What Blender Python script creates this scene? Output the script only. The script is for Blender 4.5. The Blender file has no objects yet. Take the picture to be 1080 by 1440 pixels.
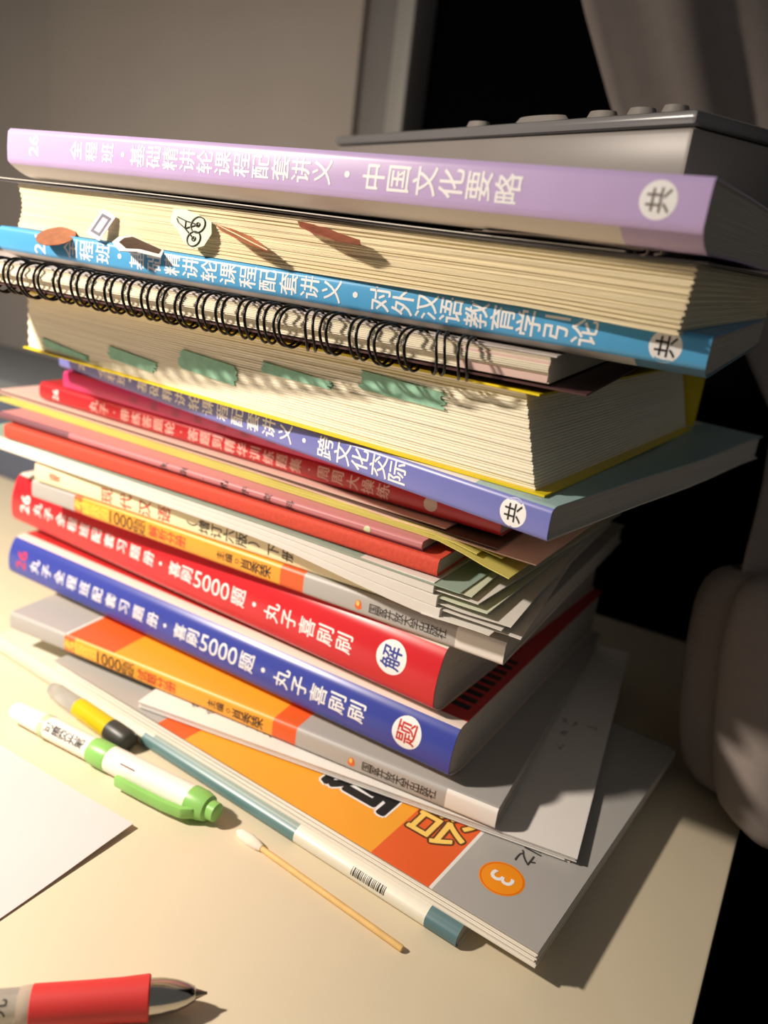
import bpy, bmesh, math, random
from mathutils import Vector, Matrix, noise
random.seed(7)
SC = bpy.context.scene
COL = SC.collection
R = math.radians

# ------------------------------------------------------------------ camera
cam_d = bpy.data.cameras.new('camera')
cam = bpy.data.objects.new('camera', cam_d); COL.objects.link(cam)
CAM_H, PITCH, ROLL, FPX = .2282, R(18.35), R(7.27), 1158.0
cp, sp = math.cos(PITCH), math.sin(PITCH)
_F = Vector((0, cp, -sp)); _U = Vector((0, sp, cp)); _X = Vector((1, 0, 0))
_R2 = math.cos(ROLL)*_X + math.sin(ROLL)*_U
_U2 = -math.sin(ROLL)*_X + math.cos(ROLL)*_U
cam.matrix_world = Matrix(((_R2.x, _U2.x, -_F.x, 0), (_R2.y, _U2.y, -_F.y, 0), (_R2.z, _U2.z, -_F.z, CAM_H), (0, 0, 0, 1)))
cam_d.sensor_width = 36; cam_d.sensor_fit = 'AUTO'
cam_d.lens = 36*FPX/1440
cam_d.clip_start = .01
cam_d.dof.use_dof = True
cam_d.dof.focus_distance = .285
cam_d.dof.aperture_fstop = 7.5
SC.camera = cam

# ------------------------------------------------------------------ world, lamp, exposure
w = bpy.data.worlds.new('world'); SC.world = w; w.use_nodes = True
w.node_tree.nodes['Background'].inputs[0].default_value = (1.0, .97, .95, 1)
w.node_tree.nodes['Background'].inputs[1].default_value = .11
lamp_d = bpy.data.lights.new('desk_lamp_light', 'AREA')
lamp_d.shape = 'DISK'; lamp_d.size = .045
lamp_d.energy = 7.5; lamp_d.color = (1.0, .875, .75)
lamp = bpy.data.objects.new('desk_lamp_light', lamp_d); COL.objects.link(lamp)
lamp.location = (-.47, .185, .44)
lamp.rotation_euler = Vector((.12, .05, -1)).to_track_quat('-Z', 'Y').to_euler()
vs = SC.view_settings
vs.view_transform = 'Standard'; vs.look = 'None'; vs.gamma = 1; vs.use_curve_mapping = False
vs.exposure = .0

# ------------------------------------------------------------------ materials
def lin(c):
    return tuple(((v/255)/12.92 if v/255 <= .04045 else ((v/255+.055)/1.055)**2.4) for v in c)
MATS = {}
def mat(name, rgb, rough=.6, var=.06, scale=60, bump=0, metal=0, spec=.5, trans=0, coords='Object', stretch=(1, 1, 1), alpha=1, sheen=0):
    if name in MATS: return MATS[name]
    m = bpy.data.materials.new(name); m.use_nodes = True
    nt = m.node_tree; N = nt.nodes; b = N['Principled BSDF']
    c = lin(rgb)
    tc = N.new('ShaderNodeTexCoord'); mp = N.new('ShaderNodeMapping'); mp.inputs['Scale'].default_value = stretch
    nz = N.new('ShaderNodeTexNoise'); nz.inputs['Scale'].default_value = scale; nz.inputs['Detail'].default_value = 4
    nt.links.new(tc.outputs[coords], mp.inputs[0]); nt.links.new(mp.outputs[0], nz.inputs['Vector'])
    rp = N.new('ShaderNodeValToRGB')
    rp.color_ramp.elements[0].position = .3; rp.color_ramp.elements[1].position = .7
    rp.color_ramp.elements[0].color = tuple(v*(1-var) for v in c)+(1,)
    rp.color_ramp.elements[1].color = tuple(min(1, v*(1+var)) for v in c)+(1,)
    nt.links.new(nz.outputs['Fac'], rp.inputs[0]); nt.links.new(rp.outputs[0], b.inputs['Base Color'])
    b.inputs['Roughness'].default_value = rough; b.inputs['Metallic'].default_value = metal
    b.inputs['Specular IOR Level'].default_value = spec
    if trans: b.inputs['Transmission Weight'].default_value = trans
    if alpha < 1: b.inputs['Alpha'].default_value = alpha
    if bump:
        bp = N.new('ShaderNodeBump'); bp.inputs['Strength'].default_value = bump; bp.inputs['Distance'].default_value = .0005
        nt.links.new(nz.outputs['Fac'], bp.inputs['Height']); nt.links.new(bp.outputs[0], b.inputs['Normal'])
    MATS[name] = m
    return m
def bands(name, stops, rough=.4, axis=0, spec=.5):
    """flat print, on the pink spine painted shade: constant colour bands along one object axis, stops = [(pos, rgb), ...], pos in metres ascending"""
    if name in MATS: return MATS[name]
    m = bpy.data.materials.new(name); m.use_nodes = True
    nt = m.node_tree; N = nt.nodes; b = N['Principled BSDF']
    tc = N.new('ShaderNodeTexCoord'); sx = N.new('ShaderNodeSeparateXYZ'); nt.links.new(tc.outputs['Object'], sx.inputs[0])
    lo, hi = -.32, .02
    mr = N.new('ShaderNodeMapRange'); mr.inputs['From Min'].default_value = lo; mr.inputs['From Max'].default_value = hi
    nt.links.new(sx.outputs[axis], mr.inputs['Value'])
    rp = N.new('ShaderNodeValToRGB'); rp.color_ramp.interpolation = 'CONSTANT'
    el = rp.color_ramp.elements
    while len(el) > 1: el.remove(el[-1])
    for i, (p, c) in enumerate(stops):
        pos = 0 if i == 0 else (p-lo)/(hi-lo)
        e = el[0] if i == 0 else el.new(pos)
        e.position = pos; e.color = lin(c)+(1,)
    nt.links.new(mr.outputs[0], rp.inputs[0]); nt.links.new(rp.outputs[0], b.inputs['Base Color'])
    b.inputs['Roughness'].default_value = rough; b.inputs['Specular IOR Level'].default_value = spec
    MATS[name] = m
    return m
def pages(name, rgb, var=.16):
    return mat(name, rgb, rough=.85, var=var, scale=1, bump=.5, stretch=(12, 12, 2600), spec=.2)

PAPER = pages('page_edges_white', (226, 220, 208))
PAPERG = pages('page_edges_grey', (196, 188, 176))
CREAM = pages('page_edges_cream', (242, 228, 194), .16)
IVORY = pages('page_edges_ivory', (247, 240, 218), .08)
WHITE = mat('white_print', (240, 240, 240), .5, .01)
OFFW = mat('offwhite_cover', (226, 220, 206), .45, .03)
BLACK = mat('black_print', (24, 23, 24), .5, .05)
REDP = mat('red_print', (196, 48, 40), .5, .03)
BLUEP = mat('blue_print', (46, 62, 150), .5, .03)

# ------------------------------------------------------------------ object helpers
def link(name, me, m=None, parent=None, smooth=None):
    o = bpy.data.objects.new(name, me); COL.objects.link(o)
    if m is not None and not me.materials: me.materials.append(m)
    if parent is not None: o.parent = parent
    if smooth:
        me.polygons.foreach_set('use_smooth', [True]*len(me.polygons))
        me.set_sharp_from_angle(angle=R(smooth))
    return o
def meshd(name, v, f):
    me = bpy.data.meshes.new(name); me.from_pydata([tuple(p) for p in v], [], f); me.validate(); me.update()
    return me
def fixn(me):
    bm = bmesh.new(); bm.from_mesh(me); bmesh.ops.recalc_face_normals(bm, faces=bm.faces); bm.to_mesh(me); bm.free()
def thing(name, label, cat, loc=(0, 0, 0), yaw=0, group=None):
    o = bpy.data.objects.new(name, None); COL.objects.link(o); o.empty_display_size = .02
    o.location = loc; o.rotation_euler = (0, 0, R(yaw)); tag(o, label, cat, group)
    return o
def tag(o, label, cat, group=None):
    o['label'] = label; o['category'] = cat
    if group: o['group'] = group
    return o
def struct(o): o['kind'] = 'structure'; return o

def box_geo(x0, x1, y0, y1, z0, z1):
    v = [(x0, y0, z0), (x1, y0, z0), (x1, y1, z0), (x0, y1, z0), (x0, y0, z1), (x1, y0, z1), (x1, y1, z1), (x0, y1, z1)]
    f = [(0, 3, 2, 1), (4, 5, 6, 7), (0, 1, 5, 4), (1, 2, 6, 5), (2, 3, 7, 6), (3, 0, 4, 7)]
    return v, f
def bevel_me(me, w, seg=2):
    bm = bmesh.new(); bm.from_mesh(me)
    bmesh.ops.bevel(bm, geom=list(bm.edges), offset=w, segments=seg, profile=.5, affect='EDGES')
    bm.to_mesh(me); bm.free()
def box(name, d, m, parent=None, bev=0):
    v, f = box_geo(*d); me = meshd(name, v, f)
    if bev: bevel_me(me, bev)
    return link(name, me, m, parent, smooth=35 if bev else None)

def off_poly(pl, t):
    """offset an open polyline (y,z) to its left-hand side by t"""
    out = []
    n = len(pl)
    for i in range(n):
        a = Vector(pl[max(0, i-1)]); b = Vector(pl[min(n-1, i+1)])
        d1 = (Vector(pl[i])-a); d2 = (b-Vector(pl[i]))
        d1 = d1.normalized() if d1.length > 1e-9 else d2.normalized()
        d2 = d2.normalized() if d2.length > 1e-9 else d1
        nn = Vector((-d1.y-d2.y, d1.x+d2.x)); k = nn.length
        nn = nn/k if k > 1e-6 else Vector((-d1.y, d1.x))
        c = max(.45, nn.dot(Vector((-d1.y, d1.x))))
        out.append((pl[i][0]+nn.x*t/c, pl[i][1]+nn.y*t/c))
    return out
def extrude_loop(name, loop, x0, x1, nx=1, dz=None):
    """closed (y,z) loop extruded along x"""
    v, f = [], []
    n = len(loop)
    for k in range(nx+1):
        x = x0+(x1-x0)*k/nx
        for (y, z) in loop: v.append((x, y, z+(dz(x, y, z) if dz else 0)))
    for k in range(nx):
        for i in range(n):
            j = (i+1) % n
            f.append((k*n+i, k*n+j, (k+1)*n+j, (k+1)*n+i))
    f.append(tuple(range(n))); f.append(tuple(nx*n+i for i in reversed(range(n))))
    me = meshd(name, v, f); fixn(me)
    return me
def strip(name, pl, t, x0, x1, m, parent, nx=1, dz=None):
    inner = off_poly(pl, t)
    me = extrude_loop(name, list(pl)+list(reversed(inner)), x0, x1, nx, dz)
    return link(name, me, m, parent, smooth=40)

# ------------------------------------------------------------------ lettering
GLY = {}
def glyph(ch, bold=0.0):
    k = (ch, bold)
    if k in GLY: return GLY[k]
    cu = bpy.data.curves.new('t', 'FONT'); cu.body = ch; cu.size = 1; cu.resolution_u = 3
    cu.fill_mode = 'FRONT'
    o = bpy.data.objects.new('t', cu); COL.objects.link(o)
    dg = bpy.context.evaluated_depsgraph_get(); ev = o.evaluated_get(dg); me = ev.to_mesh()
    vs_ = [tuple(v.co) for v in me.vertices]; fs = [tuple(p.vertices) for p in me.polygons]
    ev.to_mesh_clear(); bpy.data.objects.remove(o); bpy.data.curves.remove(cu)
    if vs_:
        x0 = min(v[0] for v in vs_); x1 = max(v[0] for v in vs_); y0 = min(v[1] for v in vs_); y1 = max(v[1] for v in vs_)
    else: x0 = x1 = y0 = y1 = 0
    if bold and vs_:
        base, bf = vs_, fs; vs_, fs = [], []
        nsh = 5 if bold < .03 else 10
        for i in range(nsh):
            a = 2*math.pi*i/nsh; o_ = len(vs_)
            vs_ += [(v[0]+bold*math.cos(a), v[1]+bold*math.sin(a), i*4e-6) for v in base]
            fs += [tuple(q+o_ for q in f) for f in bf]
    GLY[k] = (vs_, fs, x0, x1, y0, y1)
    return GLY[k]
def layout(items):
    """items (text, a0, a1, mode, size, b[, bold]) -> verts (a,b), faces. a runs along the spine, b across it.
    mode v: characters stacked along a with their tops towards -a; r: whole word turned the same way; h: upright, reading along a;
    c: characters stacked along -a..: tops towards +a (turned the other way)"""
    V, F = [], []
    for it in items:
        txt, a0, a1, mode, size, b = it[:6]; bold = it[6] if len(it) > 6 else .012
        if mode in 'vd':
            n = len(txt); pitch = (a1-a0)/n
            for i, ch in enumerate(txt):
                if ch == ' ': continue
                vs_, fs, x0, x1, y0, y1 = glyph(ch, bold)
                cx = (x0+x1)/2; cy = (y0+y1)/2; o = len(V); ac = a0+pitch*(i+.5)
                for (x, y, e_) in vs_:
                    if mode == 'v': V.append((ac-(y-cy)*size, b+(x-cx)*size, e_))
                    else: V.append((ac+(y-cy)*size, b-(x-cx)*size, e_))
                F += [tuple(q+o for q in p) for p in fs]
        else:
            vs_, fs, x0, x1, y0, y1 = glyph(txt, bold)
            cx = (x0+x1)/2; cy = (y0+y1)/2; o = len(V); ac = (a0+a1)/2
            sx = (a1-a0)/(x1-x0) if mode in 'h' else size
            for (x, y, e_) in vs_:
                if mode == 'h': V.append((ac+(x-cx)*sx, b+(y-cy)*size, e_))
                elif mode == 'r': V.append((ac-(y-cy)*size, b+(x-cx)*size, e_))
                elif mode == 'q': V.append((ac+(y-cy)*size, b-(x-cx)*size, e_))
            F += [tuple(q+o for q in p) for p in fs]
    return V, F
def disc(a, b, r, n=28):
    V, F = [(a, b)], []
    for k in range(1, 6):
        V += [(a+r*k/5*math.cos(2*math.pi*i/n), b+r*k/5*math.sin(2*math.pi*i/n)) for i in range(n)]
    F += [(0, 1+i, 1+(i+1) % n) for i in range(n)]
    for k in range(4):
        F += [(1+k*n+i, 1+(k+1)*n+i, 1+(k+1)*n+(i+1) % n, 1+k*n+(i+1) % n) for i in range(n)]
    return V, F

# ------------------------------------------------------------------ books
def lerp(a, b, t): return a+(b-a)*t
class Book:
    """paperback lying flat; local x from -L (far end) to 0 (near end), y depth from the spine plane, z up"""
    def __init__(s, name, label, loc, yaw, L, W, h, spine_m, top_m, bot_m, page_m, sb=0., st=None, bd=.0, td=.0, yb=0., yt=0., bulge=.0004,
                 cat='book', t=.0005, wave=0., group=None, foredge=.003, rnd=.0012):
        s.L, s.W, s.h = L, W, h; s.cut = .0007 if bulge > .001 or rnd > .0015 else .004
        st = h if st is None else st
        root = s.root = thing(name, label, cat, loc, yaw, group)
        n = 12; sp_ = []
        for i in range(n+1):
            q = i/n
            y = lerp(yb, yt, q)-bulge*math.sin(math.pi*q)
            e = min(q, 1-q)*(st-sb)
            if e < rnd: y += (rnd-e)**2/rnd*.8
            sp_.append((y, lerp(sb, st, q)))
        s.sp = sp_
        ph = random.random()*6
        dz = None
        if wave: dz = lambda x, y, z: wave*math.sin(y*40+ph)*max(0, y-.02)/.15*(.6+.4*math.cos(x*22+ph))
        nx = 10 if wave else 1
        def cov(y0, z0, zz, d):
            pl = [(y0, z0)]
            if d > 0:
                for i in range(1, 6):
                    q = i/5; pl.append((lerp(y0, y0+d, q), lerp(z0, zz, 1-(1-q)**1.8)))
            m = 9 if wave else 1
            ys = pl[-1][0]
            for i in range(1, m+1): pl.append((lerp(ys, W, i/m), zz))
            return pl
        bot = cov(sp_[0][0], sp_[0][1], 0., bd)[::-1]
        top = cov(sp_[-1][0], sp_[-1][1], h, td)
        s.bot, s.top = bot, top
        # polyline order bottom -> spine -> top has the inside on its right: use negative offset
        s.cover_b = strip('back_cover', bot, -t, -L, 0, bot_m, root, nx, dz)
        s.spine = strip('spine', sp_, -t, -L, 0, spine_m, root, 1, None)
        s.cover_t = strip('front_cover', top, -t, -L, 0, top_m, root, nx, dz)
        full = bot[:-1]+sp_+top[1:]
        inn = off_poly(full, -t*1.02)
        inn = [(min(y, W-foredge), z) for (y, z) in inn]
        me = extrude_loop('page_block', inn, -L+.0007, -.0007, nx, dz)
        s.block = link('page_block', me, page_m, root, smooth=40)
    def ys(s, z):
        for i in range(len(s.sp)-1):
            if s.sp[i][1] <= z <= s.sp[i+1][1]:
                q = (z-s.sp[i][1])/(s.sp[i+1][1]-s.sp[i][1]); return lerp(s.sp[i][0], s.sp[i+1][0], q)
        return s.sp[0][0] if z < s.sp[0][1] else s.sp[-1][0]
    def on_spine(s, name, geo, m, lift=.00007):
        V, F = geo
        # cut the flat print into narrow strips so that it follows the rounded spine
        bm = bmesh.new(); bv = [bm.verts.new((p[0], p[1], p[2] if len(p) > 2 else 0)) for p in V]
        for f in F:
            try: bm.faces.new([bv[i] for i in f])
            except ValueError: pass
        lo, hi = min(p[1] for p in V), max(p[1] for p in V)
        nc = int((hi-lo)/s.cut)
        for k in range(1, nc+1):
            bmesh.ops.bisect_plane(bm, geom=bm.verts[:]+bm.edges[:]+bm.faces[:], plane_co=(0, lo+(hi-lo)*k/(nc+1), 0), plane_no=(0, 1, 0))
        for v in bm.verts: v.co = (v.co.x, s.ys(v.co.y)-lift-v.co.z, v.co.y)
        me = bpy.data.meshes.new(name); bm.to_mesh(me); bm.free()
        return link(name, me, m, s.spine)
    def letter(s, items, m, name='lettering'): return s.on_spine(name, layout(items), m)
    def badge(s, a, b, r, ch, m, size=None):
        s.on_spine('badge', disc(a, b, r), WHITE, .00005)
        s.on_spine('badge_character', layout([(ch, a-r, a+r, 'v', size or r*1.35, b)]), m, .0001)

def layered_block(name, L, W, h, n, m, parent, right=lambda q: 0., left=lambda q: 0., front=lambda q, x: 0., zoff=lambda q, x: 0., nx=16, gap=.12):
    """a block of page bundles, q = 0 at the bottom, 1 at the top"""
    V, F = [], []
    for i in range(n):
        q0 = i/n; q1 = (i+1-gap*random.random())/n; qm = (q0+q1)/2
        x0, x1 = -L+left(qm), right(qm)
        base = len(V)
        for k in range(nx+1):
            x = lerp(x0, x1, k/nx); fy = front(qm, x)
            z0 = q0*h+zoff(q0, x); z1 = q1*h+zoff(q1, x)
            bv = min(.00025, (z1-z0)*.3)
            V += [(x, fy+bv, z0), (x, fy, z0+bv), (x, fy, z1-bv), (x, fy+bv, z1), (x, W, z1), (x, W, z0)]
        for k in range(nx):
            for j in range(6):
                a = base+k*6+j; b = base+k*6+(j+1) % 6
                F.append((a, b, b+6, a+6))
        F.append(tuple(base+j for j in range(6))); F.append(tuple(base+nx*6+j for j in reversed(range(6))))
    me = meshd(name, V, F); fixn(me)
    o = link(name, me, m, parent); o['kind'] = 'stuff'
    return o
def sheet(name, x0, x1, y0, y1, fz, t, m, parent, nx=20, ny=10, fxy=None):
    """thin sheet with real thickness; fz(x,y) height"""
    V, F = [], []
    for lay in (0, 1):
        for j in range(ny+1):
            for i in range(nx+1):
                x = lerp(x0, x1, i/nx); y = lerp(y0, y1, j/ny); z = fz(x, y)
                if fxy: x, y = fxy(x, y)
                V.append((x, y, z+t*lay))
    n = (nx+1)*(ny+1)
    for j in range(ny):
        for i in range(nx):
            a = j*(nx+1)+i
            F.append((a, a+nx+1, a+nx+2, a+1)); F.append((n+a, n+a+1, n+a+nx+2, n+a+nx+1))
    ring = [i for i in range(nx+1)]+[j*(nx+1)+nx for j in range(1, ny+1)]+[ny*(nx+1)+i for i in range(nx-1, -1, -1)]+[j*(nx+1) for j in range(ny-1, 0, -1)]
    for k in range(len(ring)):
        a, b = ring[k], ring[(k+1) % len(ring)]
        F.append((a, b, n+b, n+a))
    me = meshd(name, V, F)
    return link(name, me, m, parent, smooth=50)
def sst(a, b, x):
    t = max(0, min(1, (x-a)/(b-a))); return t*t*(3-2*t)
def lathe(name, prof, m, parent, n=28):
    """profile [(x, r)...] turned about the local x axis"""
    V, F = [], []
    for (x, r) in prof:
        for i in range(n):
            a = 2*math.pi*i/n; V.append((x, r*math.cos(a), r*math.sin(a)))
    for k in range(len(prof)-1):
        for i in range(n):
            j = (i+1) % n; F.append((k*n+i, (k+1)*n+i, (k+1)*n+j, k*n+j))
    F.append(tuple(range(n))); F.append(tuple((len(prof)-1)*n+i for i in reversed(range(n))))
    me = meshd(name, V, F); fixn(me)
    return link(name, me, m, parent, smooth=40)
def tube(pts, r, n=8, closed=False):
    V, F = [], []
    m = len(pts); P = [Vector(p) for p in pts]
    for k in range(m):
        d = (P[(k+1) % m]-P[k-1]) if closed else (P[min(k+1, m-1)]-P[max(k-1, 0)])
        d.normalize(); up = Vector((1, 0, 0)) if abs(d.x) < .9 else Vector((0, 0, 1))
        a = d.cross(up).normalized(); b = d.cross(a)
        for i in range(n):
            t = 2*math.pi*i/n; V.append(P[k]+a*math.cos(t)*r+b*math.sin(t)*r)
    for k in range(m if closed else m-1):
        k2 = (k+1) % m
        for i in range(n):
            j = (i+1) % n; F.append((k*n+i, k2*n+i, k2*n+j, k*n+j))
    if not closed: F.append(tuple(range(n))); F.append(tuple((m-1)*n+i for i in reversed(range(n))))
    return V, F

# ================================================================== THE SETTING
DU = Vector((.8865, -.4626, 0)); DV = Vector((.4626, .8865, 0)); DYAW = -27.556
desk_m = mat('desk_laminate', (228, 215, 186), .45, .02, 14, bump=.03)
wall_m = mat('wall_paint_grey', (172, 164, 158), .9, .03, 9, bump=.1)
desk = thing('desk', 'cream laminate desk top carrying the pile of books', 'desk', (.1204, .2055, 0), DYAW)
me_ = meshd('desk_top', *box_geo(-1.5, 0, -.35, .30, -.022, 0)); bevel_me(me_, .0012)
link('desk_top', me_, desk_m, desk, 35)
struct(box('floor', (-3, 3, -2, 4, -.77, -.75), mat('dark_floor', (38, 36, 34), .8, .2, 5)))
# back wall runs parallel to the desk's rear edge; frame at its right carries a dark night window
def wallbox(name, x0, x1, y0, y1, z0, z1, m, parent=None, bev=0):
    o = box(name, (x0, x1, y0, y1, z0, z1), m, parent, bev)
    if parent is None:
        o.location = (-.5, 1.07, 0); o.rotation_euler = (0, 0, R(DYAW)); struct(o)
    return o
wallbox('wall_back', -1.2, .486, 0, .06, -.75, 1.6, wall_m)
panel = wallbox('trim_1', .076, .486, -.012, -.0005, -.75, 1.6, mat('wall_board', (178, 170, 163), .85, .03, 9), bev=.002)
panel['kind'] = 'structure'
wallbox('trim_2', .4865, .517, -.004, .05, -.75, 1.6, mat('frame_grey', (128, 126, 124), .6, .04, 12), bev=.001)
wallbox('trim_3', .5175, .536, -.008, .05, -.75, 1.6, mat('frame_light', (166, 164, 160), .5, .03, 12), bev=.002)
win = wallbox('window_1', .5365, 2.2, .03, .034, -.75, 1.6, mat('night_glass', (7, 7, 8), .9, .1, 5, spec=0.))

# ================================================================== THE PILE, from the desk upwards
# -- thin white and teal paperback lying on the desk
TEAL = bands('teal_spine_print', [(-.32, (206, 204, 186)), (-.165, (96, 132, 134)), (-.075, (228, 224, 206)), (-.0135, (84, 116, 122))], .35)
TEALC = bands('teal_cover_print', [(-.32, (214, 210, 192)), (-.16, (150, 166, 158)), (-.075, (226, 222, 206)), (-.0135, (92, 122, 126))], .35)
b = Book('paperback', 'thin white and teal paperback lying directly on the desk under all others', (.0434, .2232, 0), -33.2, .285, .15, .0074, TEAL, TEALC, OFFW, PAPERG, bulge=.0006, td=.002, st=.0066, rnd=.002)
# barcode printed on the spine turn
V, F = [], []
xb = -.046
while xb < -.031:
    wv = random.choice((.0003, .0004, .0007)); o = len(V)
    V += [(xb, .0036), (xb+wv, .0036), (xb+wv, .0063), (xb, .0063)]; F.append((o, o+1, o+2, o+3)); xb += wv+random.choice((.0003, .0005))
b.on_spine('barcode', (V, F), BLACK)

# -- orange and grey exercise book, turned with its fore-edge to the front
GREY = (172, 170, 166); ORR = (226, 96, 40); ORY = (240, 164, 48); WHT = (232, 230, 224)
RC = bands('exercise_cover_print', [(-.32, GREY), (-.185, ORR), (-.168, ORY), (-.068, ORR), (-.0425, WHT), (-.0418, GREY)], .4)
root = thing('exercise_book', 'orange and grey exercise book with number 3 badge on its cover', 'book', (.0682, .2123, .0074), -32.7)
h = .0068; L = .26
cov = box('front_cover', (-L, 0, 0, .157, h-.0005, h), RC, root)
box('back_cover', (-L, 0, 0, .157, 0, .0005), OFFW, root)
box('spine', (-L, 0, .1565, .157, 0, h), OFFW, root)
layered_block('page_block', L-.001, .1564, h-.0011, 12, PAPER, root, right=lambda q: -.0006+.0004*math.sin(q*20), front=lambda q, x: .0007+.0004*math.sin(q*17), zoff=lambda q, x: .00055)
def on_cover(name, geo, m, z):
    V, F = geo; return link(name, meshd(name, [(p[0], p[1], z+(p[2] if len(p) > 2 else 0)) for p in V], F), m, cov)
GOLD = mat('gold_print', (246, 206, 104), .45, .05); GOLDD = mat('dark_outline_print', (92, 52, 22), .5, .05)
on_cover('title_outline', layout([('治', -.068, -.0425, 'd', .0235, .030, .05)]), GOLDD, h+.00004)
on_cover('title_character', layout([('治', -.068, -.0425, 'd', .0235, .030, .012)]), GOLD, h+.00012)
on_cover('title_outline', layout([('题', -.112, -.072, 'd', .036, .036, .055)]), WHITE, h+.00004)
on_cover('title_character', layout([('题', -.112, -.072, 'd', .036, .036, .03)]), BLACK, h+.00012)
on_cover('badge', disc(-.0245, .0215, .0085, 36), mat('orange_badge', (244, 150, 28), .45, .05), h+.00004)
on_cover('badge_ring', (lambda n: ([( -.0245+rr*math.cos(2*math.pi*i/n), .0215+rr*math.sin(2*math.pi*i/n)) for rr in (.0076, .0081) for i in range(n)], [(i, (i+1) % n, n+(i+1) % n, n+i) for i in range(n)]))(36), mat('orange_ring', (232, 112, 26), .45, .02), h+.00008)
on_cover('badge_character', layout([('3', -.0245, -.0245, 'q', .0125, .0215, .01)]), WHITE, h+.00012)
for i, ch in enumerate('之列系'):
    on_cover('lettering', layout([(ch, -.026, -.018, 'd', .0078, .037+.0085*i, .01)]), mat('dark_grey_print', (58, 54, 52), .5, .05), h+.00012)

# -- loose white handwritten sheets under the second exercise volume
sh_m = mat('white_paper', (232, 228, 222), .8, .02, 40)
root = thing('paper_sheets', 'white handwritten paper sheets sticking out beneath the lower 1000-question book', 'paper', (.0881, .2546, .0143), -19.5)
rb = random.Random(3)
for i in range(5):
    ex = -.0012*(4-i)*rb.random()*2
    sheet('sheet', -.199+rb.random()*.001, ex, .0006*(4-i)*rb.random(), .19, lambda x, y, i=i: i*.0008, .00035, sh_m, root, 6, 4)
ink = mat('pencil_ink', (120, 116, 112), .7, .1)
V, F = [], []
def scrib(cx, cy, n, wd, hh, z=.0037, ang=0):
    for k in range(n):
        x = cx+(k-n/2)*wd; pts = []
        for j in range(5): pts.append((x+rb.uniform(-.5, .5)*wd, cy+rb.uniform(-.5, .5)*hh, z))
        for p, q in zip(pts, pts[1:]):
            d = Vector(q)-Vector(p); nn = Vector((-d.y, d.x, 0)).normalized()*.00018; o = len(V)
            V.extend([Vector(p)-nn, Vector(q)-nn, Vector(q)+nn, Vector(p)+nn]); F.append((o, o+1, o+2, o+3))
scrib(-.168, .010, 3, .005, .005); scrib(-.137, .009, 4, .005, .005); scrib(-.10, .008, 5, .004, .004)
scrib(-.022, .083, 3, .006, .007); scrib(-.012, .094, 3, .006, .006); scrib(-.02, .071, 2, .006, .005); scrib(-.03, .055, 1, .004, .003)
link('handwriting', meshd('handwriting', V, F), ink, root)['kind'] = 'stuff'

# -- lower 1000-question book
def exam_book(name, label, loc, yaw, L, h, part, x_or, x_white):
    SPB = bands(name+'_'+part+'_spine', [(-.32, GREY), (x_or, ORR), (x_or+.006, ORY), (-.103, ORR), (-.0915, WHT), (-.0909, (178, 176, 172)), (x_white, (240, 236, 228))], .42)
    CVB = bands(name+'_'+part+'_cover', [(-.32, GREY), (x_or, WHT), (x_or+.001, ORR), (x_or+.03, ORY), (-.103, ORR), (-.0915, GREY)], .42)
    bk = Book(name, label, loc, yaw, L, .185, h, SPB, CVB, OFFW, PAPERG, bulge=.0003, td=.0015, st=h-.0003, wave=.0007)
    m = h/2-.0002
    bk.letter([('考研政治', x_or+.001, -.2030, 'v', .0064, m)], mat('yellow_print', (252, 214, 84), .5, .04))
    bk.letter([('1000', -.2018, -.1870, 'h', .0090, m, .012), ('题', -.1870, -.1785, 'v', .0084, m, .006)], mat('brown_print', (70, 52, 24), .5, .05))
    bk.letter([(part, -.1770, -.1545, 'v', .0060, m)], REDP)
    bk.letter([('主编', -.1370, -.1275, 'v', .0046, m), ('○', -.1268, -.1238, 'v', .0028, m), ('肖秀荣', -.1232, -.1070, 'v', .0060, m)], BLACK, 'author_lettering')
    bk.letter([('国家开放大学出版社', -.058, x_white-.004, 'v', .0046, m, .008)], mat('dark_grey_print', (58, 54, 52), .5, .05), 'publisher_lettering')
    # small flame emblem before the publisher's name
    fl = [(-.0632+.0019*math.cos(t)*(1.0 if math.sin(t) < 0 else .75), m-.0003+.0021*math.sin(t)) for t in [2*math.pi*i/14 for i in range(14)]]
    bk.on_spine('emblem', (fl, [tuple(range(14))]), mat('flame_print', (232, 108, 40), .5, .08))
    fl2 = [(-.0634+.0008*math.cos(2*math.pi*i/10), m+.0003+.0012*math.sin(2*math.pi*i/10)) for i in range(10)]
    bk.on_spine('emblem_core', (fl2, [tuple(range(10))]), mat('flame_core_print', (250, 206, 110), .5, .05), .0002)
    return bk
# text of the lower volume is set a little differently along its spine
q_book = exam_book('exam_book', 'orange and grey 1000-question book, the lower of the two volumes', (.0575, .264, .0186), -24, .26, .0094, '试题分册', -.2235, -.0215)

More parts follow.
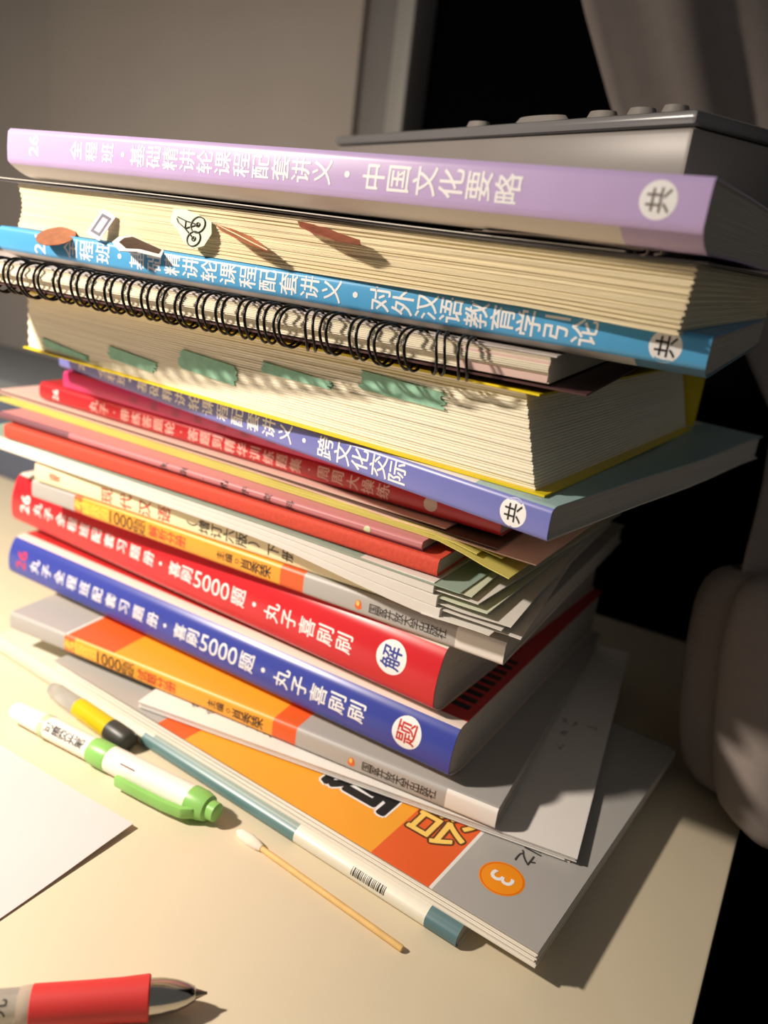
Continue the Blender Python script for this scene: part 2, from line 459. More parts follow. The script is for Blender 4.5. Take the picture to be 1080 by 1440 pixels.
# -- navy spine book with red covers
NAVY = mat('navy_spine', (58, 70, 160), .3, .04, 40); REDC = mat('red_cover', (186, 40, 42), .35, .05, 40)
PINKW = mat('pinkish_back', (228, 204, 190), .45, .03)
NAVC = bands('navy_front_print', [(-.32, (232, 214, 204)), (.0075, (186, 40, 42))], .38, axis=1)
nv = Book('workbook', 'thick workbook with blue spine and red 题 badge', (.039, .276, .0282), -29.3, .27, .185, .0242, NAVY, NAVC, PINKW, PAPERG, sb=.0042, bd=.016, yb=-.002, yt=.0015, bulge=.0022, wave=.0008, st=.0236, td=.003)
def wb_text(bk, zc, m26, dx=0.):
    bk.letter([('26', -.264, -.255, 'r', .0105, zc)], m26, 'number')
    bk.letter([('丸子全程班配套习题册', -.2535, -.157, 'v', .0074, zc), ('·', -.157, -.150, 'v', .013, zc), ('喜刷', -.148, -.132, 'v', .0078, zc),
               ('5000', -.131, -.109, 'h', .0112, zc, 0), ('题', -.108, -.0985, 'v', .0088, zc), ('·', -.0985, -.089, 'v', .015, zc), ('丸子喜刷刷', -.0885, -.0395, 'v', .0088, zc)], WHITE)
wb_text(nv, .0142, mat('red_number', (206, 52, 66), .5, .03))
nv.badge(-.0205, .0148, .0066, '题', REDP, .0095)
# black bars of a title printed on the red cover near the open end
for i in range(9):
    o = box('cover_lettering', (-.0125, -.0035, .016+i*.0062, .0195+i*.0062, .0242, .02432), BLACK, nv.cover_t)

# -- red spine book
RED = mat('red_spine', (206, 36, 44), .3, .04, 40)
rd = Book('workbook', 'thick workbook with red spine and blue 解 badge', (.030, .2842, .0526), -31.4, .2715, .183, .0296, RED, OFFW, PINKW, PAPERG, sb=.0042, bd=.009, yb=-.0030, yt=.001, bulge=.0022, wave=.0007, st=.0288, td=.003)
wb_text(rd, .0158, WHITE)
rd.badge(-.0215, .0182, .0070, '解', BLUEP, .0098)

# -- upper 1000-question book
p_book = exam_book('exam_book', 'orange and grey 1000-question book, the upper of the two volumes', (.051, .2755, .0826), -26.8, .256, .0096, '解析分册', -.2265, -.020)

# -- cream paperback
CRM = mat('cream_cover', (244, 232, 186), .45, .03, 40)
cb = Book('paperback', 'cream paperback with small red title lying on the upper orange exam book', (.0090, .2989, .0925), -25.9, .204, .165, .0098, CRM, CRM, CRM, PAPER, bulge=.0004)
cb.letter([('语言', -.1935, -.1865, 'v', .0044, .0050)], REDP, 'emblem')
cb.letter([('现代汉语', -.161, -.114, 'v', .0080, .0048)], REDP)
cb.letter([('（增订六版）', -.107, -.066, 'v', .0066, .0048), ('下册', -.063, -.048, 'v', .0064, .0048)], BLACK, 'edition_lettering')

# -- limp white booklet with a pale green cover whose leaves fan out and droop
root = thing('booklet', 'limp white booklet with drooping fanned leaves under the orange-red book', 'booklet', (.0293, .2757, .1037), -28.3)
leaf_m = mat('white_leaf', (220, 216, 208), .75, .02, 40); gcov = mat('pale_green_cover', (150, 172, 158), .45, .04, 40); leaf2 = mat('greenish_leaf', (208, 214, 188), .7, .03, 40)
LB = .275; HB = .0068
layered_block('page_block', LB, .15, HB, 3, leaf_m, root, right=lambda q: -.004-.006*q, front=lambda q, x: .0002+.0005*q, zoff=lambda q, x: -.0072*(1-q)*sst(-.10, .0, x), nx=24, gap=.05)
sheet('front_cover', -LB, .002, 0, .17, lambda x, y: HB+.0002-.0010*sst(-.1, 0, x), .0004, gcov, root, 24, 6)
ends = [(.026, 14), (.019, 4), (.022, 9), (.013, 0), (.009, -6), (.006, 6)]
for i, (e, yw) in enumerate(ends):
    q = (i+.5)/6; k = math.tan(R(yw))
    sheet('leaf', -.05, e, .0015, .165, lambda x, y, q=q, e=e, i=i: HB*q-.0072*(1-q)*sst(-.10, .005, x)+.0005*math.sin(x*70+i*2)*sst(-.02, .02, x)*(1-sst(0, .05, y)), .00032,
          leaf2 if i in (3, 5) else leaf_m, root, 14, 8, fxy=lambda x, y, k=k: (x-(y-.0015)*k*sst(-.04, .0, x)*.5, y+.012*max(0, k)*sst(0, .02, x)))
for i in range(2):
    sheet('slip', -.012, .016-.005*i, -.0008+.003*i, .02, lambda x, y, i=i: -.0060-.0008*i+.0004*math.sin(x*120), .0003, leaf_m, root, 6, 4)

# -- orange-red book
ORD = mat('orange_red_spine', (206, 72, 50), .75, .10, 700, bump=.3)
b = Book('paperback', 'thin orange-red cloth-textured book without lettering', (.0225, .284, .1112), -27, .241, .165, .0070, ORD, ORD, ORD, PAPERG, bulge=.0003)

# -- pink book
PNK = bands('pink_spine_shaded', [(-.32, (120, 74, 84)), (-.19, (190, 118, 122))], .45)  # darker far end is shade painted into the pink spine colour
b = Book('paperback', 'thin pink paperback with dark title pressed under the yellow folder', (.0157, .2885, .1184), -27.4, .24, .165, .0044, PNK, mat('pink_cover', (206, 140, 140), .45, .03), mat('violet_back', (112, 84, 120), .45, .03), PAPERG, sb=.0010, bulge=.0002, bd=.001, yb=.0)
b.letter([('真题·精华资料', -.135, -.055, 'v', .0042, .0025)], BLACK)
b.on_spine('badge', disc(-.024, .0025, .0015, 16), mat('pale_green_badge', (206, 214, 170), .5, .03))

# -- yellow folder and pink folder
YEL = mat('yellow_plastic', (212, 203, 112), .35, .05, 30); PKF = mat('pink_card', (226, 190, 178), .55, .03, 30); BRN = mat('brown_edge', (96, 70, 58), .6, .05)
root = thing('folder', 'yellow plastic folder with drooping corner above the pink paperback', 'folder', (.0478, .2765, .1230), -29.4)
for i in range(4):
    sheet('flap', -.30+.004*i, .0-.012*(i % 2)-.003*i, .001*i, .19, lambda x, y, i=i: .0001+.0005*i-(.0062-.0016*i)*sst(-.034, .004, x)*(1-.55*sst(.0, .12, y)), .00035, YEL, root, 30, 10,
          fxy=lambda x, y, i=i: (x, y+.0018*i*sst(-.2, 0, x)))
root = thing('folder', 'pale pink card folder between the yellow folder and the small red book', 'folder', (.0514, .2800, .1265), -29.3)
for i in range(3):
    sheet('flap', -.302, (.006, -.010, -.032)[i], .0006*i, .18, lambda x, y, i=i: -.0012+.0007*i-.0020*sst(-.14, 0, x)*(1-.3*i)*(1-.5*sst(0, .12, y)), .0005, (PKF, BRN, PKF)[i], root, 26, 6)

# -- red slim book, magenta slim book
REA = mat('dark_red_spine', (190, 38, 46), .35, .04, 40)
ra = Book('paperback', 'slim red lecture book with rounded spine below the magenta one', (.0441, .2907, .1277), -28.75, .26, .18, .0092, REA, REA, REA, PAPERG, bulge=.0006, rnd=.002)
ra.letter([('26', -.251, -.244, 'r', .0058, .0046)], WHITE, 'number')
ra.letter([('丸子·带练答题轮·答题到精华训练题集·周周大操练', -.223, -.048, 'v', .0064, .0046)], mat('pale_pink_print', (232, 190, 180), .5, .03))
ra.on_spine('badge', disc(-.030, .0050, .0030, 20), mat('grey_badge', (210, 190, 180), .5, .03))
MAG = mat('magenta_spine', (206, 52, 112), .35, .05, 40)
mg = Book('paperback', 'slim magenta book squeezed between the violet and the red spines', (.048, .2846, .1370), -29.5, .248, .175, .0088, MAG, MAG, MAG, PAPERG, bulge=.0004)
mg.letter([('全程班精讲配套讲义', -.205, -.08, 'v', .0056, .0044)], mat('dull_pink_print', (176, 84, 110), .5, .03))

# -- violet book
VIO = mat('violet_spine', (112, 118, 188), .35, .03, 40); VTOP = bands('violet_cover_print', [(-.32, (226, 222, 216)), (-.030, (158, 186, 186))], .4)
vb = Book('lecture_book', 'violet-blue lecture book under the thick yellow-covered volume', (.0505, .2387, .1460), -38.2, .285, .21, .0112, VIO, VTOP, OFFW, PAPERG, bulge=.0003, td=.002, st=.0106, wave=.0009)
T0 = '全程班'; T1 = '基础精讲轮课程配套讲义'
vb.letter([('26', -.267, -.260, 'r', .0068, .0055)], WHITE, 'number')
vb.letter([(T0, -.250, -.2255, 'v', .0078, .0056), ('·', -.225, -.219, 'v', .013, .0056), (T1, -.2175, -.1125, 'v', .0080, .0058), ('·', -.111, -.1025, 'v', .013, .0056), ('跨文化交际', -.1000, -.0560, 'v', .0086, .0056)], WHITE)
vb.badge(-.0130, .0056, .0048, '共', BLACK, .0066)

# -- thick volume in yellow covers, page edges to the front
YC = mat('yellow_cover', (236, 210, 30), .35, .04, 40)
root = thing('thick_book', 'thick volume in yellow covers showing ivory page edges with teal index marks', 'book', (.046, .2504, .1574), -32)
HY = .0268
def ytop(x): return HY+.0040*sst(-.26, 0, x)
layered_block('page_block', .266, .182, HY-.0010, 30, IVORY, root, right=lambda q: -.0088*q-.001+.0009*abs(math.sin(q*30*math.pi)), left=lambda q: .0005*math.sin(q*40), front=lambda q, x: .0012+.0004*math.sin(q*55)*sst(-.2, 0, x),
              zoff=lambda q, x: .0007+q*.0040*sst(-.26, 0, x), nx=20, gap=.09)
sheet('back_cover', -.2675, .004, -.0006, .1845, lambda x, y: 0, .0007, YC, root, 6, 4)
sheet('front_cover', -.2675, -.003, -.0022, .1845, lambda x, y: ytop(x), .0007, YC, root, 24, 6)
sheet('spine', -.2675, .003, .1838, .1845, lambda x, y: .0007, .026, YC, root, 2, 1)
tm = mat('teal_index_mark', (150, 200, 172), .8, .1, 300)
rr = random.Random(5)
for (xa, za, zb_, xc, zc0, zc1) in ((-.2535, .0030, .0068, -.2215, .0018, .0038), (-.2065, .0060, .0112, -.1770, .0048, .0092), (-.162, .0100, .0176, -.130, .0085, .0160), (-.1165, .0165, .0205, -.0845, .0164, .0192), (-.0705, .0193, .0258, -.0375, .0190, .0246)):
    n = 9; V = []; F = []
    for k in range(n+1):
        q = k/n; d0, d1 = rr.uniform(-.0014, .0014), rr.uniform(-.0014, .0014)
        V += [(xa+d0, .0006, lerp(za, zb_, q)), (xc+d1, .0006, lerp(zc0, zc1, q))]
    for k in range(n): F.append((2*k, 2*k+1, 2*k+3, 2*k+2))
    V2 = V+[(x, .0016, z) for x, y, z in V]; m_ = len(V); F2 = F+[(m_, m_+1, 1, 0), (2*n, 2*n+1, m_+2*n+1, m_+2*n)]
    for k in range(n): F2 += [(2*k, 2*k+2, m_+2*k+2, m_+2*k), (2*k+3, 2*k+1, m_+2*k+1, m_+2*k+3)]
    me = meshd('index_mark', V2, F2); fixn(me); link('index_mark', me, tm, root)

# -- spiral notebook
root = thing('spiral_notebook', 'spiral notebook with black twin wire rings resting on the yellow volume', 'notebook', (.0444, .2505, .1917), -23.2)
nbw = mat('notebook_cover', (206, 196, 190), .4, .25, 90); nbb = mat('notebook_back', (88, 58, 58), .45, .05)
layered_block('page_block', .272, .178, .0080, 14, mat('notebook_pages', (236, 228, 206), .8, .04, 60), root, front=lambda q, x: .0012*math.sin(q*9), right=lambda q: -.001*q, zoff=lambda q, x: .0004)
sheet('front_cover', -.274, .001, .0005, .18, lambda x, y: .0085, .0006, nbw, root, 4, 2)
sheet('back_cover', -.274, .012, -.0005, .18, lambda x, y: -.0006-.0004*sst(-.05, .01, x), .0006, nbb, root, 8, 2)
box('pink_page_end', (-.030, -.0006, .0002, .002, .0006, .0070), mat('pink_page', (232, 200, 190), .8, .03), root)
wire = mat('black_wire', (20, 20, 22), .3, .1, metal=.6)
pts = [(0, .0012+.0070*math.cos(2*math.pi*i/30), .0032+.0068*math.sin(2*math.pi*i/30)) for i in range(30)]
pts = [(.0006*math.sin(4*math.pi*i/30), p[1]-.001, p[2]+.0006) for i, p in enumerate(pts)]
V, F = tube(pts, .00052, 6, True)
V2 = [Vector(p)+Vector((.0026, 0, 0)) for p in V]; n_ = len(V)
ring_me = meshd('ring', list(V)+V2, F+[tuple(q+n_ for q in f) for f in F]); ring_me.materials.append(wire)
ring_me.polygons.foreach_set('use_smooth', [True]*len(ring_me.polygons))
x = -.271; k = 0
rg = random.Random(2)
while x < -.022:
    o = bpy.data.objects.new('ring', ring_me); COL.objects.link(o); o.parent = root; o.location = (x, rg.uniform(-.0005, .0003), rg.uniform(-.0003, .0003))
    o.rotation_euler = (rg.uniform(-.08, .08), 0, R(rg.uniform(-9, 9) if x < -.1 else rg.uniform(-18, 22)))
    x += .0085 if x < -.09 else rg.uniform(.0085, .0105)
# punched slots seen as dark dashes on the cover and light page tongues between the rings
sl_me = meshd('slot', *box_geo(-.0016, .0016, .0050, .0066, .0091, .00915)); sl_me.materials.append(BLACK)
for i in range(29):
    o = bpy.data.objects.new('slot', sl_me); COL.objects.link(o); o.parent = root; o.location = (-.270+i*.0086, 0, 0)

# -- light blue book
SKY = mat('sky_blue_spine', (84, 166, 216), .33, .04, 60); GRYC = mat('grey_back_cover', (190, 186, 180), .42, .03, 40)
SKYB = bands('blue_back_print', [(-.32, (190, 186, 180)), (-.021, (92, 128, 152))], .42)
bb = Book('lecture_book', 'sky blue lecture book below the cream page edges with paper tabs', (.0835, .2330, .2008), -26, .288, .20, .0125, SKY, SKY, SKYB, PAPERG, sb=.0030, bd=.010, bulge=.0003, yb=.0, st=.0125)
bb.letter([('26', -.268, -.259, 'r', .0086, .0080)], WHITE, 'number')
bb.letter([(T0, -.2505, -.2240, 'v', .0080, .0080), ('·', -.2235, -.2155, 'v', .014, .0080), (T1, -.2150, -.1185, 'v', .0080, .0080), ('·', -.118, -.109, 'v', .014, .0080), ('对外汉语教育学引论', -.1085, -.0310, 'v', .0084, .0080)], WHITE)
bb.badge(-.0118, .0078, .0046, '共', BLACK, .0064)

# -- thick book with its cream page edges to the front, paper tabs sticking out
root = thing('thick_book', 'thick book with worn cream page edges and paper tabs above the sky blue one', 'book', (.0747, .230, .2134), -28.3)
HC = .0183
def cdroop(q, x): return -.0012*(1-q)**1.5*sst(-.05, 0, x)
rc_ = random.Random(9); jit = [rc_.uniform(-.0005, .0005) for _ in range(60)]
layered_block('page_block', .2775, .205, HC-.0006, 44, CREAM, root, right=lambda q: -.001-.0035*(1-q)*.3+.0004*math.sin(q*70), left=lambda q: .0015*math.sin(q*3)+.0004*math.sin(q*60),
              front=lambda q, x: .0010+jit[int(q*43)]*sst(-.3, -.05, x)+.0012*math.sin(q*3.1), zoff=lambda q, x: .0001+cdroop(q, x), nx=24, gap=.14)
dkc = mat('dark_grey_cover', (84, 80, 80), .5, .08)
sheet('front_cover', -.286, .002, -.0010, .207, lambda x, y: HC-.0004+.0004*math.sin(x*30), .0008, dkc, root, 24, 4)
sheet('spine', -.279, .0, .2062, .2070, lambda x, y: .001, HC-.002, dkc, root, 2, 1)
sheet('flyleaf', -.288, -.02, -.0020, .20, lambda x, y: HC+.0006+.0003*math.sin(x*25), .0003, leaf_m, root, 24, 4)
# curled plastic folds at the near corner
for i in range(3):
    pl = [(-.070+.05*q+i*.004, .0002-.002*i, HC+.0010+.0003*i+.0007*math.sin(q*3)) for q in [j/8 for j in range(9)]]+[(-.020+i*.004+.0018*math.sin(a), .0002-.002*i, HC+.0016+.0006*i-.0016*(1-math.cos(a))*.6) for a in [j*.5 for j in range(1, 7)]]
    V, F = [], []
    for p in pl: V += [p, (p[0], p[1]+.04, p[2])]
    for k in range(len(pl)-1): F.append((2*k, 2*k+1, 2*k+3, 2*k+2))
    me = meshd('plastic_fold', V, F); o = link('plastic_fold', me, mat('clear_grey_film', (150, 138, 132), .3, .1), root, 60)
    md = o.modifiers.new('s', 'SOLIDIFY'); md.thickness = .0003
# paper tabs
def tab(label, outline, x, z, tilt, yaw, roll, m, t=.0003, curl=0.):
    """flat die-cut paper tab; outline in (a along the pages, d outwards from them)"""
    n = len(outline); V = []
    for s_ in (0, t):
        for (a, d) in outline: V.append((a, -d, s_+curl*d*d*60))
    F = [tuple(range(n)), tuple(n+i for i in reversed(range(n)))]+[(i, (i+1) % n, n+(i+1) % n, n+i) for i in range(n)]
    me = meshd('paper_tab', V, F); fixn(me)
    o = link('paper_tab', me, m, root); o.location = (x, .001, z); o.rotation_euler = (R(tilt), R(roll), R(yaw)); o['label'] = label
    return o
def ell(a, d, ra, rdd, n=18, cut=None): return [(a+ra*math.cos(2*math.pi*i/n), d+rdd*math.sin(2*math.pi*i/n)) for i in range(n)]
BRW = mat('brown_tab', (164, 104, 74), .5, .2, 300); LIL = mat('lilac_tab', (216, 204, 220), .5, .03); DKB = mat('dark_brown_tab', (70, 48, 42), .5, .3, 300)
PGR = mat('pale_green_tab', (196, 204, 176), .5, .03); LEAF = mat('leaf_tab', (190, 116, 76), .5, .25, 250); RDB = mat('russet_tab', (150, 84, 64), .5, .25, 250); SLT = mat('slate_tab', (62, 64, 86), .5, .05)
tab('round brown tab', ell(0, .006, .0085, .0075), -.2465, .0018, 28, 0, 6, BRW)
t2 = tab('lilac card tab', [(-.0035, 0), (.0035, 0), (.0035, .0115), (-.0035, .0115)], -.2225, .0106, 62, 6, 18, LIL)
V = [(-.0024, -.0015, .0004), (.0024, -.0015, .0004), (.0024, -.0100, .0004), (-.0024, -.0100, .0004), (-.0014, -.0027, .0004), (.0014, -.0027, .0004), (.0014, -.0088, .0004), (-.0014, -.0088, .0004)]
link('card_frame', meshd('card_frame', V, [(0, 1, 5, 4), (1, 2, 6, 5), (2, 3, 7, 6), (3, 0, 4, 7)]), SLT, t2)
t3 = tab('torn white-edged tab', [(-.008, .0), (.010, .001), (.0135, .006), (.004, .0085), (-.001, .0125), (-.009, .009), (-.011, .004)], -.2020, .0018, 20, 0, 10, WHITE)
me = meshd('dark_print', [(-.0072, -.0005, .0004), (.009, -.0012, .0004), (.011, -.0046, .0004), (.003, -.0064, .0004), (-.001, -.0095, .0004), (-.007, -.0075, .0004), (-.0085, -.0035, .0004)], [(0, 1, 2, 3, 4, 5, 6)])
link('dark_print', me, DKB, t3)
bo = [(-.0095, .0005), (-.004, -.0005), (.003, .0), (.0085, .001), (.0105, .005), (.0095, .010), (.005, .0125), (.0, .0105), (-.004, .0075), (-.0085, .0055)]
t4 = tab('pale green tab with a bicycle drawing', bo, -.1787, .0143, 68, 4, 8, PGR)
V, F = [], []
def addt(geo):
    o = len(V); V.extend(geo[0]); F.extend([tuple(q+o for q in f) for f in geo[1]])
for (ca, cd, r_) in ((-.0004+.004, .0035, .0030), (.0042, .0088, .0028)):
    addt(tube([(ca+r_*math.cos(2*math.pi*i/20), -(cd+r_*math.sin(2*math.pi*i/20)), .0005) for i in range(20)], .00026, 5, True))
    addt(tube([(ca+.0008*math.cos(2*math.pi*i/10), -(cd+.0008*math.sin(2*math.pi*i/10)), .0005) for i in range(10)], .0002, 5, True))
for l_ in ([(.0036, -.0035, .0005), (-.002, -.0035, .0005), (-.001, -.0062, .0005), (.0042, -.0088, .0005)], [(-.002, -.0035, .0005), (-.006, -.0030, .0005)], [(-.001, -.0062, .0005), (-.005, -.0048, .0005), (-.0062, -.0036, .0005)], [(.0036, -.0035, .0005), (-.001, -.0062, .0005)]):
    addt(tube(l_, .00026, 5))
link('bicycle_drawing', meshd('bicycle_drawing', V, F), mat('dark_line_print', (70, 72, 62), .5, .05), t4)
lf = [(-.013, .004), (-.008, .001), (.0, .0), (.008, .002), (.014, .006), (.009, .009), (.002, .0105), (-.006, .009)]
t5 = tab('orange brown leaf tab', lf, -.1520, .0090, 14, 0, 14, LEAF, curl=.35)
link('leaf_vein', meshd('leaf_vein', *tube([(-.012, -.0042, .0006), (-.003, -.0048, .0010), (.006, -.0056, .0012), (.013, -.006, .0014)], .00028, 5)), mat('pale_vein', (226, 178, 128), .5, .05), t5)
t6 = tab('russet leaf tab', [(-.014, .0), (-.004, -.001), (.004, .001), (.013, .002), (.016, .006), (.008, .009), (-.002, .007), (-.010, .004)], -.1185, .0146, 20, 0, 6, RDB, curl=.2)

# -- lavender book on top
LAV = mat('lavender_spine', (190, 168, 214), .33, .03, 60)
LAVB = bands('lavender_back_print', [(-.32, (206, 198, 190)), (-.022, (176, 156, 196))], .42)
lv = Book('lecture_book', 'lavender lecture book lying on top of the pile under the plastic case', (.0693, .2173, .2337), -30.7, .2795, .21, .0178, LAV, mat('lavender_cover', (214, 206, 222), .4, .02), LAVB, PAPERG, sb=.0044, bd=.011, st=.0178, bulge=.0004, yb=-.0006, wave=.0008)
lv.letter([('26', -.2665, -.2580, 'r', .0080, .0118)], WHITE, 'number')
lv.letter([(T0, -.2410, -.2140, 'v', .0072, .0114), ('·', -.2130, -.207, 'v', .013, .0114), (T1, -.2065, -.1140, 'v', .0080, .0113), ('·', -.1125, -.1045, 'v', .014, .0112), ('中国文化要略', -.1030, -.0495, 'v', .0086, .0111)], WHITE)
lv.badge(-.0124, .0114, .0048, '共', mat('faded_print', (120, 112, 108), .5, .05), .0066)

# -- grey plastic case with low buttons on top of everything
root = thing('plastic_case', 'grey plastic case with low round buttons on the lavender book', 'case', (.0765, .27, .2516), -57.7)
cg = mat('grey_plastic', (132, 126, 120), .4, .03, 30); cg2 = mat('grey_plastic_lid', (112, 111, 110), .25, .03, 30)
box('body', (-.236, 0, 0, .078, 0, .0185), cg, root, .002)
box('lid', (-.2365, .0005, -.0005, .0785, .0187, .0232), cg2, root, .0018)
for (xx, yy, rx, ry) in ((-.118, .006, .007, .004), (-.078, .006, .016, .004), (-.046, .006, .007, .004), (-.028, .006, .006, .004), (-.014, .006, .005, .004)):
    n = 20; V = [(xx+rx*math.cos(2*math.pi*i/n), yy+ry*math.sin(2*math.pi*i/n), .0231) for i in range(n)]+[(xx+.8*rx*math.cos(2*math.pi*i/n), yy+.8*ry*math.sin(2*math.pi*i/n), .0256) for i in range(n)]
    F = [(i, (i+1) % n, n+(i+1) % n, n+i) for i in range(n)]+[tuple(n+i for i in range(n))]
    link('button', meshd('button', V, F), cg, root, 40)
o = box('paper_pad', (-.05, .0, .105, .20, 0, .0022), mat('yellow_green_pad', (176, 176, 104), .6, .05), None, .0003)
o.location = (.0693, .2173, .2515); o.rotation_euler = (0, 0, R(-30.7)); tag(o, 'thin yellow-green pad lying flat beside the plastic case', 'notepad')

# ================================================================== SMALL THINGS ON THE DESK
# white and green marker
def axis_thing(name, label, cat, p0, p1, r):
    a = Vector(p0); bvec = Vector(p1); d = bvec-a
    o = thing(name, label, cat, (a.x, a.y, r), math.degrees(math.atan2(d.y, d.x)))
    return o, Vector((d.x, d.y, 0)).length
GRN = mat('green_plastic', (140, 200, 104), .35, .04); MW = mat('marker_white', (242, 238, 226), .35, .02)
r = .0058
root, LM = axis_thing('marker', 'white marker pen with green clip lying beside the pile', 'marker', (-.1545, .3200), (-.0500, .2690), r)
lathe('barrel', [(0, .0036), (.002, .0044), (LM*.17, .0048), (LM*.172, .0050), (LM*.42, .0051)], MW, root)
lathe('thin_band', [(LM*.165, .00515), (LM*.19, .00515)], mat('pale_green_band', (190, 214, 170), .4, .03), root)
lathe('grip_band', [(LM*.42, .0055), (LM*.44, .0058), (LM*.50, .0058), (LM*.51, .0055)], GRN, root)
lathe('cap', [(LM*.51, .0056), (LM*.9, .0058)], MW, root)
lathe('cap_end', [(LM*.885, .0061), (LM*.93, .0061), (LM*.96, .0052), (LM*.965, .0040), (LM*.995, .0038), (LM, .0028)], GRN, root)
# clip on the side facing the front of the desk
cl = [(LM*.60, -.0082, -.0008), (LM*.70, -.0084, -.0008), (LM*.82, -.0084, -.0006), (LM*.90, -.0076, -.0004), (LM*.935, -.0050, -.0002)]
V, F = [], []
for (x_, y_, z_) in cl:
    V += [(x_, y_-.0012, z_-.0024), (x_, y_+.0012, z_-.0024), (x_, y_+.0012, z_+.0024), (x_, y_-.0012, z_+.0024)]
for k in range(len(cl)-1):
    for j in range(4): F.append((4*k+j, 4*k+(j+1) % 4, 4*k+4+(j+1) % 4, 4*k+4+j))
F += [(3, 2, 1, 0), (16, 17, 18, 19)]
me = meshd('clip', V, F); fixn(me); bevel_me(me, .0006); link('clip', me, GRN, root, 40)
def wrap(geo, rr_, a0=0.):
    V, F = geo; return [(p[0], -(rr_+p[2])*math.cos(p[1]/rr_+a0), (rr_+p[2])*math.sin(p[1]/rr_+a0)) for p in V], F
link('lettering', meshd('lettering', *wrap(layout([('可擦荧光笔', LM*.20, LM*.40, 'v', .0048, .0)]), .00525, .75)), mat('dark_grey_print', (58, 54, 52), .5, .05), root)
link('mark', meshd('mark', *wrap(layout([('｜', LM*.58, LM*.66, 'v', .0075, .0, .03)]), .0059, .8)), mat('brown_mark', (120, 82, 74), .5, .05), root)

# yellow highlighter behind it
r = .005
root, LH = axis_thing('highlighter', 'clear and yellow highlighter lying between the marker and the pile', 'highlighter', (-.1470, .3420), (-.0985, .3080), r)
lathe('clear_end', [(0, .0030), (.004, .0040), (.022, .0044)], mat('clear_plastic', (206, 204, 196), .15, .02, trans=.5), root)
lathe('barrel', [(.022, .0046), (LH*.78, .0048)], mat('yellow_plastic_barrel', (206, 186, 24), .25, .05), root)
lathe('cap', [(LH*.78, .0050), (LH*.97, .0050), (LH, .0040)], mat('dark_cap', (54, 56, 52), .4, .05), root)

# wooden cotton swab
root, LS = axis_thing('cotton_swab', 'wooden cotton swab lying in front of the pile', 'cotton swab', (-.0405, .2652), (.0250, .2192), .0013)
lathe('stick', [(.004, .0010), (.02, .0012), (LS-.0006, .0012), (LS, .0010)], mat('bamboo', (226, 186, 118), .6, .08, 200), root, 14)
lathe('cotton_tip', [(-.001, .0006), (.001, .0019), (.006, .0024), (.010, .0020), (.0125, .0013)], mat('cotton', (236, 226, 208), .95, .03, 200, bump=.6), root, 18)

# red gel pen
r = .0060
root = thing('gel_pen', 'red gel pen with metal tip near the white paper', 'pen', (-.0995, .1735, r), 13.6)
X0 = .0655
lathe('barrel', [(-.07, .0052), (X0-.050, .0054), (X0-.0495, .0050)], mat('clear_barrel', (214, 208, 198), .12, .03, trans=.4), root)
lathe('collar', [(X0-.0520, .0056), (X0-.0505, .0058), (X0-.0485, .0058), (X0-.0475, .0054)], mat('clear_collar', (214, 196, 176), .15, .03, trans=.3), root)
lathe('grip', [(X0-.0490, .0054), (X0-.0485, .0060), (X0-.035, .0059), (X0-.024, .0060), (X0-.0160, .0064), (X0-.0155, .0060)], mat('red_rubber', (206, 52, 50), .55, .03), root)
lathe('metal_tip', [(X0-.0160, .0053), (X0-.012, .0051), (X0-.008, .0044), (X0-.005, .0034), (X0-.0025, .0022), (X0-.0022, .0016)], mat('chrome', (190, 184, 176), .16, .02, metal=1), root)
lathe('nib', [(X0-.0024, .0016), (X0+.0004, .0006), (X0+.0012, .0004)], mat('nib_metal', (150, 140, 126), .3, .02, metal=1), root, 14)
link('lettering', meshd('lettering', *wrap(layout([('M&G', X0-.078, X0-.066, 'r', .0050, .0), ('晨光', X0-.066, X0-.054, 'v', .0050, .0)]), .0056, .9)), mat('dark_grey_print', (58, 54, 52), .5, .05), root)

# white sheet at the left
o = sheet('paper_sheet', -.21, 0, -.297, 0, lambda x, y: .0004+.0016*math.exp(-((x/.03)**2+(y/.03)**2)), .0003, mat('cool_white_paper', (216, 205, 204), .8, .01, 30), None, 20, 20)
o.location = (-.0812, .2614, 0); o.rotation_euler = (0, 0, R(-29.0)); tag(o, 'plain white sheet of paper lying on the desk by the red pen', 'paper')

# grey-blue box far behind
root = thing('storage_box', 'blurred grey-blue box standing on the desk behind the pile', 'box', (-.34, .66, 0), DYAW)
gb = mat('grey_blue_plastic', (84, 92, 110), .6, .04)
box('body', (-.16, .16, 0, .10, 0, .070), gb, root, .003)
box('lid', (-.163, .163, -.003, .103, .070, .084), mat('grey_lid', (104, 108, 112), .6, .04), root, .003)

# ================================================================== CURTAIN AT THE RIGHT
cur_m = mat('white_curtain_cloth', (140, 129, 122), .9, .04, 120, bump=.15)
root = thing('curtain', 'pale cloth curtain hanging down over the right edge of the desk', 'curtain', (.2, .35, 0))
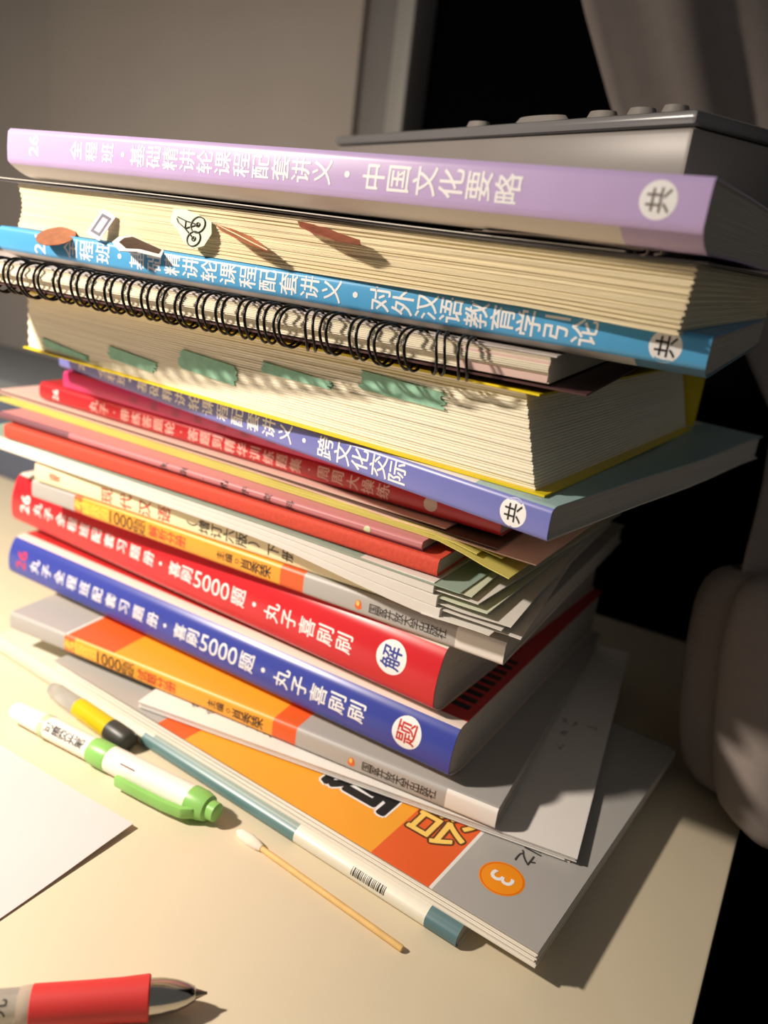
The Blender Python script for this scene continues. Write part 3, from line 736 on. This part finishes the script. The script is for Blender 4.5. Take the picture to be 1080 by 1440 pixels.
# upper drape: rows of (z, left end, right end)
rows = [(.62, (.00, .62), (.62, .68)), (.45, (.055, .585), (.60, .66)), (.371, (.077, .555), (.58, .64)), (.318, (.104, .55), (.56, .62)), (.27, (.128, .53), (.54, .57)), (.22, (.168, .475), (.50, .49)),
        (.165, (.190, .42), (.46, .40)), (.135, (.178, .385), (.42, .33)), (.10, (.165, .355), (.40, .30)), (.03, (.19, .36), (.38, .30))]
NX = 60; V, F = [], []
def rowat(z):
    for (a, b_) in zip(rows, rows[1:]):
        if a[0] >= z >= b_[0]:
            q = (a[0]-z)/(a[0]-b_[0]); q2 = q
            return [lerp(a[1][i], b_[1][i], q2) for i in (0, 1)], [lerp(a[2][i], b_[2][i], q2) for i in (0, 1)]
zs = [lerp(.62, .03, i/60) for i in range(61)]
for z in zs:
    A, B_ = rowat(z)
    for i in range(NX+1):
        s_ = i/NX
        fold = .012*math.sin(s_*26+2.2*math.sin(z*5))*min(1, s_*6)+.005*math.sin(s_*61+z*9)*min(1, s_*6)
        V.append((lerp(A[0], B_[0], s_)+.3*fold-.2, lerp(A[1], B_[1], s_)+fold-.35, z))
for j in range(60):
    for i in range(NX): a = j*(NX+1)+i; F.append((a, a+1, a+NX+2, a+NX+1))
me = meshd('drape', V, F); o = link('drape', me, cur_m, root, 80)
md = o.modifiers.new('s', 'SOLIDIFY'); md.thickness = .0015
# lower gathered end: loose sack with a rim
prof = [(.106, .074), (.102, .083), (.092, .088), (.075, .090), (.052, .089), (.030, .087), (.012, .082), (.003, .070), (.0006, .03)]
V, F = [], []; NA = 72
cxs = {0: 0}
for k, (z, rad) in enumerate(prof):
    cx, cy = .238+.004*(z/.1), .322+.030*(z/.1)
    for i in range(NA):
        a = 2*math.pi*i/NA
        rr_ = rad*(1+.055*math.sin(9*a+z*14)+.025*math.sin(17*a+3*z))
        zz = z+.020*math.sin(a+.6)*0
        V.append((cx+rr_*math.cos(a)-.2, cy+.8*rr_*math.sin(a)-.35, zz+.010*math.sin(2*a)*(1 if k < 3 else .3 if k < 5 else 0)+(.03*max(0, math.cos(a))*max(0, (.06-z)/.06))))
for k in range(len(prof)-1):
    for i in range(NA):
        j = (i+1) % NA; F.append((k*NA+i, k*NA+j, (k+1)*NA+j, (k+1)*NA+i))
F.append(tuple((len(prof)-1)*NA+i for i in range(NA)))
me = meshd('gathered_end', V, F); fixn(me); o = link('gathered_end', me, cur_m, root, 80)
md = o.modifiers.new('s', 'SOLIDIFY'); md.thickness = .002; md.offset = -1
md = o.modifiers.new('ss', 'SUBSURF'); md.levels = md.render_levels = 1
